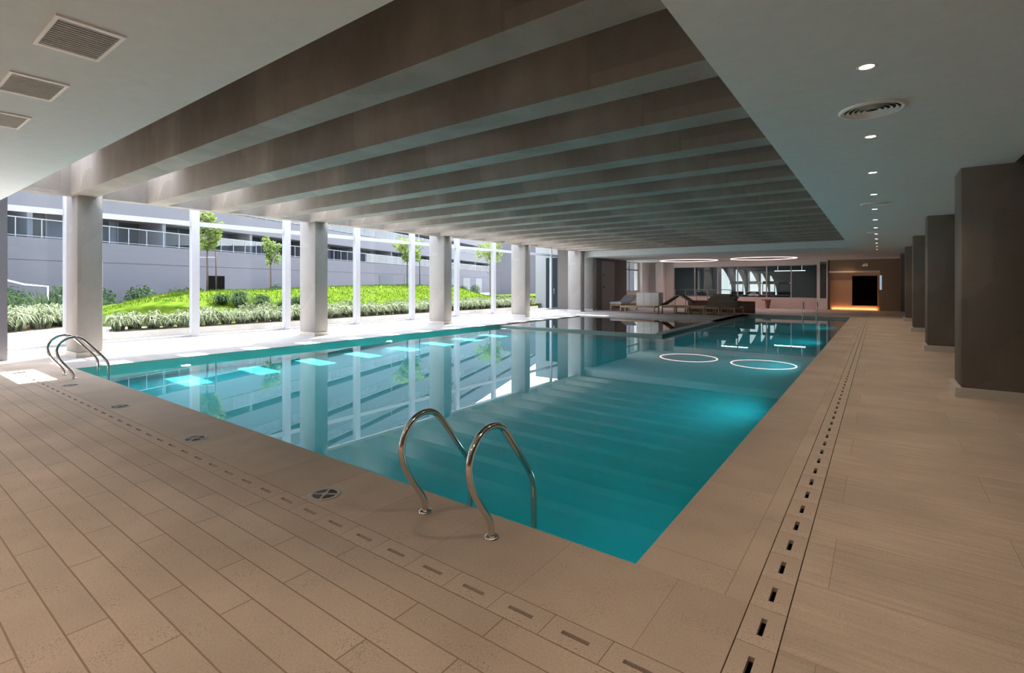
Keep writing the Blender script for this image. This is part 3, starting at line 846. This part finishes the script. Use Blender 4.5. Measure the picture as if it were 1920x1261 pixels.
lo = copy_tree(side); lo.location = (-12.05, 26.3, 0); lo.rotation_euler = (0, 0, R(-6)); lo['label'] = 'wooden lounger frame with pale mattress beside the dark service wall'
def slab_path(pts, w, th):
    """cushion following a bent profile in y,z"""
    m = MB(); v = []; n = len(pts)
    for i, (y, z) in enumerate(pts):
        a = Vector(pts[max(i - 1, 0)]); b = Vector(pts[min(i + 1, n - 1)]); d = (b - a).normalized(); nx = Vector((-d.y, d.x))
        for sx, o in ((-w, 0), (w, 0), (w, th), (-w, th)): v.append((sx, y + nx.x * o, z + nx.y * o))
    f = [(0, 1, 2, 3), (4 * n - 1, 4 * n - 2, 4 * n - 3, 4 * n - 4)]
    for i in range(n - 1):
        for k in range(4): f.append((i * 4 + k, i * 4 + (k + 1) % 4, i * 4 + 4 + (k + 1) % 4, i * 4 + 4 + k))
    m.add(v, f); return m
mt = slab_path([(0.0, .40), (.6, .41), (1.1, .44), (1.75, .78)], .36, .10).build('mattress', 'pale mattress')
mt.location = (-12.05, 26.3, 0); mt.rotation_euler = (0, 0, R(-6))
tag(mt, 'pale lilac mattress with raised head on the lounger by the dark wall', 'mattress')
bx_ = empty('storage_box', (-9.72, 25.45, .38), 'white panelled box standing on the sideways lounger frame', 'box')
MB().bbox(-.60, .60, -.33, .33, 0, .68, .012).build('body', 'box white', bx_)
sm = MB()
for q in (-.2, .2): sm.box(q - .006, q + .006, -.336, -.329, .02, .66)
sm.build('seam', 'door grey', bx_)
MB().bbox(-.62, .62, -.35, .35, .66, .70, .01).build('lid', 'box white', bx_)
tc_ = slab_path([(-.75, .02), (-.05, .50), (.15, .52), (.72, .16)], .3, .07)
o = tc_.build('lounge_cushion', 'brown cushion'); o.location = (-8.35, 25.95, .39); o.rotation_euler = (0, 0, R(-90))
tag(o, 'brown lounge cushion propped up in a tent shape next to the white box', 'cushion')
cz = .38
for k in range(6):
    w = (.74, .72, .66, .62, .60, .38)[k]; th = .108
    o = MB().bbox(-w, w, -.32, .32, 0, th, .03).build('lounge_cushion', 'brown cushion')
    o.location = (-6.2 + (0.0, .05, .1, .0, .06, .04)[k], 25.9 + .02 * k, cz); cz += th
    lbl = ['bottom', 'second from bottom', 'third from bottom', 'third from top', 'second from top', 'topmost'][k]
    tag(o, f'brown lounge cushion lying flat, {lbl} of the pile on the lounger frames', 'cushion', 'piled brown cushions')
struct(MB().box(-8.6, -5.2, 28.3, 28.5, 0, .62).build('wall_bench_back', 'brown panel'), 'low reddish brown partition behind the lounger frames', 'wall')

# guard rail before the glass
e = empty('guard_rail', (-11.4, 34.6, 0), 'dark metal guard rail in front of the glazed back wall', 'railing')
for k in range(6): MB().tube([(k * .72, 0, 0), (k * .72, 0, 1.15)], .02, 8).build('post', 'rail metal', e)
MB().tube([(0, 0, 1.15), (3.6, 0, 1.15)], .022, 8).build('top_rail', 'rail metal', e)
MB().tube([(0, 0, .75), (3.6, 0, .75)], .015, 8).build('middle_rail', 'rail metal', e)
bn = empty('waste_bin', (-5.62, 34.75, 0), 'small dark tapered bin by the low pink wall', 'bin')
MB().lathe([(0.0, 0.0), (0.09, 0.0), (0.10, 0.1), (0.17, .48), (0.20, .56), (0.17, .56), (.15, .5), (0, .5)], n=20, close=False).build('body', 'brown panel', bn)
MB().bbox(-.34, .0, -.06, .06, .50, .56, .01).build('arm', 'brown panel', bn)

# ------------------------------------------------------------------ garden
struct(MB().prism([(-16.0, -30), (-16.0, 60), (-110, 150), (-110, -30)], -0.22, -0.02).build('ground', 'paving pale'), 'pale paving of the courtyard outside', 'ground')

def planter(name, poly, h, label):
    e = empty(name, (poly[0][0], poly[0][1], -0.02), label, 'planter')
    ox, oy = poly[0]
    p = [(x - ox, y - oy) for x, y in poly]
    cx = sum(x for x, y in p) / len(p); cy = sum(y for x, y in p) / len(p)
    MB().prism(p, 0, h).build('wall', 'garden concrete', e)
    q = []
    for x, y in p:
        d = Vector((cx - x, cy - y)); L_ = d.length
        q.append((x + d.x / L_ * min(.16, L_ * .4), y + d.y / L_ * min(.16, L_ * .4)))
    MB().prism(q, h - .01, h + .012).build('soil', 'soil', e)
    return e
planter('garden_planter', [(-16.52, 4.35), (-16.45, 25.0), (-17.6, 25.0), (-17.6, 4.35)], .24, 'long low concrete planter outside the windows')
planter('garden_planter', [(-16.15, 1.55), (-19.0, 4.65), (-22.5, 4.65), (-22.5, -4), (-16.15, -4)], .32, 'angled low concrete planter outside by the near pier')

# lawn mound
RIDGE = [(4.0, .22), (5.6, .32), (6.2, .56), (6.8, .78), (7.3, .95), (8.0, 1.10), (9.0, 1.2), (10.4, 1.24), (12.6, 1.25), (14.8, 1.36), (18.1, 1.43), (20.5, 1.46), (24.0, 1.38), (26.0, .9), (28.5, .45), (34, .3), (60, .2)]
def lerp(tab, y):
    if y <= tab[0][0]: return tab[0][1]
    for (a, b), (c, d) in zip(tab[:-1], tab[1:]):
        if y <= c: return b + (d - b) * (y - a) / (c - a)
    return tab[-1][1]
def mound_h(x, y):
    r = lerp(RIDGE, y)
    t = (x + 17.4) / (-23.0 + 17.4)
    if t < 0: return .2
    if t <= 1:
        s = t * t * (3 - 2 * t); base = .25
        return base + (max(r, base) - base) * s
    u = min(1, (-23.0 - x) / 6.0)
    return r + (max(.1, r * .5) - r) * u * u * (3 - 2 * u) 
m = MB()
nx_, ny_ = 44, 120
ys = [5.0 + (40.0 - 5.0) * j / ny_ for j in range(ny_ + 1)]
vv = []
for j, y in enumerate(ys):
    xr = -17.62
    # the near edge runs diagonally
    for i in range(nx_ + 1):
        x = xr + (-30.0 - xr) * i / nx_
        yy = y + max(0, (x + 23.5)) * max(0.0, (1 - j / 24)) * .78
        h = mound_h(x, yy) + rnd.uniform(-.012, .012)
        if j == 0 or i == nx_: h = .0
        vv.append((x, yy, h))
ff = []
for j in range(ny_):
    for i in range(nx_):
        a = j * (nx_ + 1) + i
        ff.append((a, a + 1, a + nx_ + 2, a + nx_ + 1))
m.add(vv, ff, 0, True)
struct(m.build('lawn', 'lawn'), 'bright green grass mound outside the windows', 'lawn')
# grass blades
m = MB()
for _ in range(15000):
    y = rnd.uniform(6.0, 27.0); x = rnd.uniform(-24.5, -18.2)
    if y < 5.0 + (x + 23.5) * .78 + .9: continue
    h = mound_h(x, y) - .02; a = rnd.uniform(0, 6.28); l = rnd.uniform(.06, .13); w = .018
    dx, dy = math.cos(a) * w, math.sin(a) * w
    m.add([(x - dx, y - dy, h), (x + dx, y + dy, h), (x + rnd.uniform(-.04, .04), y + rnd.uniform(-.04, .04), h + l)], [(0, 1, 2)])
tag(m.build('grass', 'lawn'), 'short bright grass covering the mound', 'grass', kind='stuff')
struct(MB().prism([(-23.9, 5.55), (-17.7, 10.4), (-17.75, 10.55), (-24.0, 5.75)], -.02, .29).build('wall_mound_edge', 'garden concrete'), 'low concrete edge holding the grass mound', 'wall')

def leaf_clump(name, n, rad, hgt, mat, seed, arch=1.0, lw=.016, parent=None):
    r = random.Random(seed); m = MB()
    for _ in range(n):
        a = r.uniform(0, 6.283); rr = r.uniform(.35, 1.05) * rad; l = r.uniform(.55, 1.0) * hgt
        if r.random() < .2: rr *= 1.2; l *= 1.25
        bx0, by0 = r.uniform(-.5, .5) * rad * .6, r.uniform(-.5, .5) * rad * .6
        c, s = math.cos(a), math.sin(a); px, py = -s * lw, c * lw
        pts = []
        for t in (0, .45, .8, 1.0):
            d = rr * (t ** 1.4) * 1.2
            z = l * (math.sin(t * 2.65) if arch > .5 else t)
            pts.append((bx0 + c * d, by0 + s * d, max(0, z)))
        w = (1.0, .95, .6, .1)
        v = []
        for p, ww in zip(pts, w): v += [(p[0] - px * ww, p[1] - py * ww, p[2]), (p[0] + px * ww, p[1] + py * ww, p[2])]
        m.add(v, [(0, 1, 3, 2), (2, 3, 5, 4), (4, 5, 7, 6)])
    return m.build(name, mat, parent)

def leaf_ball(m, c, rad, n, r, ls=.05):
    for _ in range(n):
        while True:
            p = Vector((r.uniform(-1, 1), r.uniform(-1, 1), r.uniform(-1, 1)))
            if .25 < p.length < 1: break
        q = Vector((c[0] + p.x * rad[0], c[1] + p.y * rad[1], c[2] + p.z * rad[2]))
        a = Vector((r.uniform(-1, 1), r.uniform(-1, 1), r.uniform(-.6, .6))).normalized(); b = a.orthogonal().normalized()
        s = ls * r.uniform(.6, 1.2)
        m.add([q - a * s, q + b * s * .5, q + a * s, q - b * s * .5], [(0, 1, 2, 3)])

# border plants: clumps that arch over the long planter
cl = [leaf_clump('border_plant', 190, .40, .46, 'variegated leaves', 11 + i, lw=.012) for i in range(3)]
for c in cl: tag(c, 'variegated arching clump in the front row of the long planter', 'border plant', 'arching clumps in the long planter')
spots = []
y = 4.62; i = 0
while y < 24.8:
    spots.append((-16.85 + rnd.uniform(-.08, .08), y)); y += rnd.uniform(.34, .46)
for i, (x, y) in enumerate(spots):
    o = cl[i] if i < 3 else copy_tree(cl[i % 3])
    o.location = (x, y, .22); o.rotation_euler = (0, 0, rnd.uniform(0, 6.28)); s = rnd.uniform(.85, 1.15); o.scale = (s, s, s)
cb = []
for i in range(3):
    r = random.Random(40 + i); m = MB(); leaf_ball(m, (0, 0, .27), (.40, .40, .30), 420, r, .055); o = m.build('border_shrub', 'grey green leaves')
    tag(o, 'low grey green shrub in the second row behind the arching clumps', 'shrub', 'second row shrubs by the long planter'); cb.append(o)
y = 7.2; i = 0
while y < 26.6:
    o = cb[i] if i < 3 else copy_tree(cb[i % 3])
    o.location = (-17.7 + rnd.uniform(-.08, .08), y, .24); o.rotation_euler = (0, 0, rnd.uniform(0, 6.28)); s = rnd.uniform(.85, 1.2); o.scale = (s, s, s * rnd.uniform(.9, 1.1))
    y += rnd.uniform(.62, .74); i += 1
# plants in the angled planter
i = 0
for x, y in ((-17.3, 2.15), (-17.8, 2.75), (-18.3, 3.3), (-18.8, 3.85), (-17.4, 1.5), (-18.1, 2.2), (-18.7, 2.9), (-19.3, 3.6), (-19.6, 2.8), (-19.0, 2.1), (-18.5, 1.4), (-20.2, 3.4), (-20.5, 2.4), (-19.9, 1.7)):
    if i == 0:
        o = copy_tree(cl[1]); o['label'] = 'variegated arching clump in the angled planter near the pier'; o['group'] = 'arching clumps in the angled planter'; first = o
    else: o = copy_tree(first)
    o.location = (x, y, .30); s = rnd.uniform(1.0, 1.3); o.scale = (s, s, s); o.rotation_euler = (0, 0, rnd.uniform(0, 6.28)); i += 1
first = None
for x, y in ((-21.0, 1.6), (-21.3, 2.4), (-21.5, 3.2), (-20.9, 3.9)):
    o = leaf_clump('spiky_plant', 70, .55, .95, 'dark leaves', 90, arch=.3, lw=.03) if first is None else copy_tree(first)
    if first is None:
        first = o; tag(o, 'tall spiky green plant at the back of the angled planter', 'plant', 'spiky plants in the angled planter')
    o.location = (x, y, .30); o.rotation_euler = (0, 0, rnd.uniform(0, 6.28))

# tufts on the near flank of the mound
first = None
for x, y in ((-19.4, 9.9), (-19.9, 9.3), (-20.3, 8.8), (-19.2, 10.7), (-20.0, 10.2), (-20.6, 9.6), (-19.6, 11.4)):
    o = leaf_clump('mound_plant', 150, .5, .42, 'dark leaves', 120, lw=.014) if first is None else copy_tree(first)
    if first is None:
        first = o; tag(o, 'dark green tuft growing on the near flank of the grass mound', 'plant', 'tufts on the mound flank')
    o.location = (x, y, mound_h(x, y) - .03); o.rotation_euler = (0, 0, rnd.uniform(0, 6.28))
# shrubs and hedge against the building foot
FP = Vector((-36.4, 9.3, 0)); FT = Vector((-.344, .939, 0)).normalized(); FN = Vector((.939, .344, 0)).normalized()
def fpos(s, z, d=0): return FP + FT * s + FN * d + Vector((0, 0, z))
first = None
for i, s in enumerate((-7.2, -5.2, -3.2, -1.0, .9, 2.8, 4.8, 12.0, 15.2, 17.4, 40, 44, 48, 52, 56)):
    if first is None:
        r = random.Random(60); m = MB(); leaf_ball(m, (0, 0, .6), (.7, .7, .6), 500, r, .10); o = m.build('garden_shrub', 'dark leaves')
        tag(o, 'dark green shrub at the foot of the building across the courtyard', 'shrub', 'shrubs along the building foot'); first = o
    else: o = copy_tree(first)
    o.location = fpos(s, -.02, 1.2 + (i % 3) * .5); k = 1 + .25 * ((i * 7) % 5) / 5; o.scale = (k, k, k * 1.1); o.rotation_euler = (0, 0, i)
hd_ = MB(); r = random.Random(5)
for q in range(40): leaf_ball(hd_, (fpos(-9 + q * .33, .35, 4.2)), (.3, .3, .38), 60, r, .07)
tag(hd_.build('low_hedge', 'dark leaves'), 'low dark hedge before the shaded building wall', 'hedge')

# trees
def tree(x, y, zb, trunk_top, cz, rad, n, label, seed, stakes=False, ls=.09, lean=(0, 0)):
    e = empty('garden_tree', (x, y, zb), label, 'tree')
    r = random.Random(seed)
    lx, ly = lean
    tr = MB()
    tr.tube([(0, 0, -.05), (lx * .3 + .02, ly * .3, (trunk_top) * .4), (lx * .7 - .01, ly * .7, trunk_top * .8), (lx, ly, cz - zb)], .04, 8, radii=[.05, .042, .035, .015])
    for k in range(9):
        a = k * 2.4; t = trunk_top * (.92 + .05 * (k % 4))
        tr.tube([(lx * .9, ly * .9, t), (lx + math.cos(a) * rad[0] * .55, ly + math.sin(a) * rad[1] * .55, t + rad[2] * (.7 + .1 * (k % 3)))], .012, 5)
    tr.build('trunk', 'bark', e)
    m = MB()
    for k in range(16):
        a = r.uniform(0, 6.28); q = r.uniform(.1, .75)
        leaf_ball(m, (lx + math.cos(a) * q * rad[0], ly + math.sin(a) * q * rad[1], cz - zb + r.uniform(-.75, .75) * rad[2]), (rad[0] * .36, rad[1] * .36, rad[2] * .34), n // 16, r, ls)
    m.build('crown', 'tree leaves', e)
    if stakes:
        for s in (-1, 1): MB().tube([(s * .34, s * .22, -.05), (s * .33, s * .21, 1.75)], .03, 7).build('stake', 'stake wood', e)
        MB().tube([(-.33, -.21, 1.5), (.33, .21, 1.5)], .015, 6).build('tie', 'frame white', e)
    return e
tree(-23.5, 9.6, 1.18, 1.85, 3.85, (.68, .68, .85), 1100, 'young staked tree with a rounded crown on the grass mound', 3, True)
tree(-27.0, 14.25, .9, 1.75, 3.35, (.52, .52, .78), 700, 'slender young tree before the pale building wall', 4, False, .08)
tree(-23.6, 21.6, 1.42, 1.7, 3.7, (1.3, 1.3, .8), 1500, 'wide crowned young tree on the high part of the mound', 5, True, .10, (.1, -.3))
tree(-29.0, 36.0, .3, 2.2, 4.6, (1.4, 1.4, 1.1), 1200, 'dark leaved tree far along the courtyard', 6, False, .12)

# ------------------------------------------------------------------ apartment building across the courtyard
bd = empty('apartment_building', tuple(FP), 'pale apartment building with railed balconies across the courtyard', 'building')
bd.rotation_euler = (0, 0, math.atan2(FT.y, FT.x))       # local x along the facade, local +y away from us is -FN -> checked below
# local frame: x along facade, y = left of x = (-FT.y, FT.x) which points away from the pool
S0, S1 = -40.0, 112.0
w = MB()
w.box(S0, S1, 0, .4, -.1, 2.73); w.box(S0, S1, .03, .4, 2.73, 2.79); w.box(S0, S1, 0, .4, 2.79, 3.93)
w.build('ground_floor_wall', 'facade grey', bd)
NF = 5
PITCH = 2.9
for k in range(NF):
    z0 = 3.93 + PITCH * k
    MB().box(S0, S1, 2.2, 2.4, z0, z0 + PITCH).build('rear_wall', 'panel lilac', bd)
    MB().box(S0, S1, -.02, 2.3, z0 + PITCH - 1.35, z0 + PITCH).build('balcony_band', 'facade white', bd)
    wm = MB(); fm = MB(); rg = random.Random(k)
    s = S0 + 1
    while s < S1 - 4:
        ww = rg.choice((1.3, 2.2, 2.8))
        wm.box(s, s + ww, 2.14, 2.22, z0 + .05, z0 + 1.9)
        for q in (0, .5, 1): fm.box(s + ww * q - .03, s + ww * q + .03, 2.10, 2.16, z0 + .05, z0 + 1.9)
        s += ww + rg.choice((.3, .5, 1.2))
    wm.build('window_band', 'window dark', bd); fm.build('window_bars', 'facade rail', bd)
    pm = MB(); s = S0
    while s < S1: pm.box(s - .12, s + .12, .1, 2.3, z0, z0 + 1.6); s += 7.3
    pm.build('balcony_partition', 'facade white', bd)
    rm = MB(); rm.box(S0, S1, -.02, .04, z0 + .96, z0 + 1.01); rm.box(S0, S1, -.01, .03, z0 + .06, z0 + .09)
    s = S0
    while s < S1: rm.box(s - .02, s + .02, -.01, .03, z0, z0 + .97); s += 1.12
    rm.build('balcony_railing', 'facade rail', bd)
    gl = MB(); gl.add([(S0, .01, z0 + .09), (S1, .01, z0 + .09), (S1, .01, z0 + .96), (S0, .01, z0 + .96)], [(0, 1, 2, 3)])
    gl.build('balustrade_glass', 'balustrade glass', bd)
MB().box(S0, S1, -.02, 12, 3.93 + PITCH * NF, 3.93 + PITCH * NF + .9).box(S0, S1, 2.4, 12, -.1, 3.93 + PITCH * NF).build('roof_block', 'facade white', bd)
MB().box(7.0, 8.45, -.03, .02, .85, 2.12).build('doorway', 'black void', bd)
g2 = MB(); 
for s in (30, 36, 50, 56, 62, 70, 78, 86): g2.box(s, s + 3.2, -.03, .02, .1, 2.6)
g2.build('ground_window', 'window dark', bd)

# white stair rail outside the near window
e = empty('stair_rail', (-27.5, 5.2, 0), 'white metal handrail of steps outside the near window', 'railing')
MB().tube([(3.0, -6.0, 3.1), (.35, -.75, 1.50), (0, 0, 1.42), (0, 0, 0.35)], .03, 8).build('handrail', 'frame white', e)
# projecting wing at the far end of the glass
struct(MB().box(-18.1, -15.95, 27.2, 27.6, -.02, 4.3).build('wall_wing', 'wing paint'), 'pale outside wall projecting past the last window', 'wall')
struct(MB().box(-17.25, -16.2, 27.12, 27.2, -.02, 3.2).build('door_4', 'window dark'), 'dark glazed door in the projecting outside wall', 'door')

struct(MB().box(-42, -14.2, 52, 52.4, -.02, 7).build('wall_courtyard_end', 'facade white'), 'pale wall closing the far end of the courtyard', 'wall')
struct(MB().box(-30, -14.5, 36, 50, -.02, .5).build('lawn_far', 'lawn'), 'patch of grass outside the small window', 'lawn')
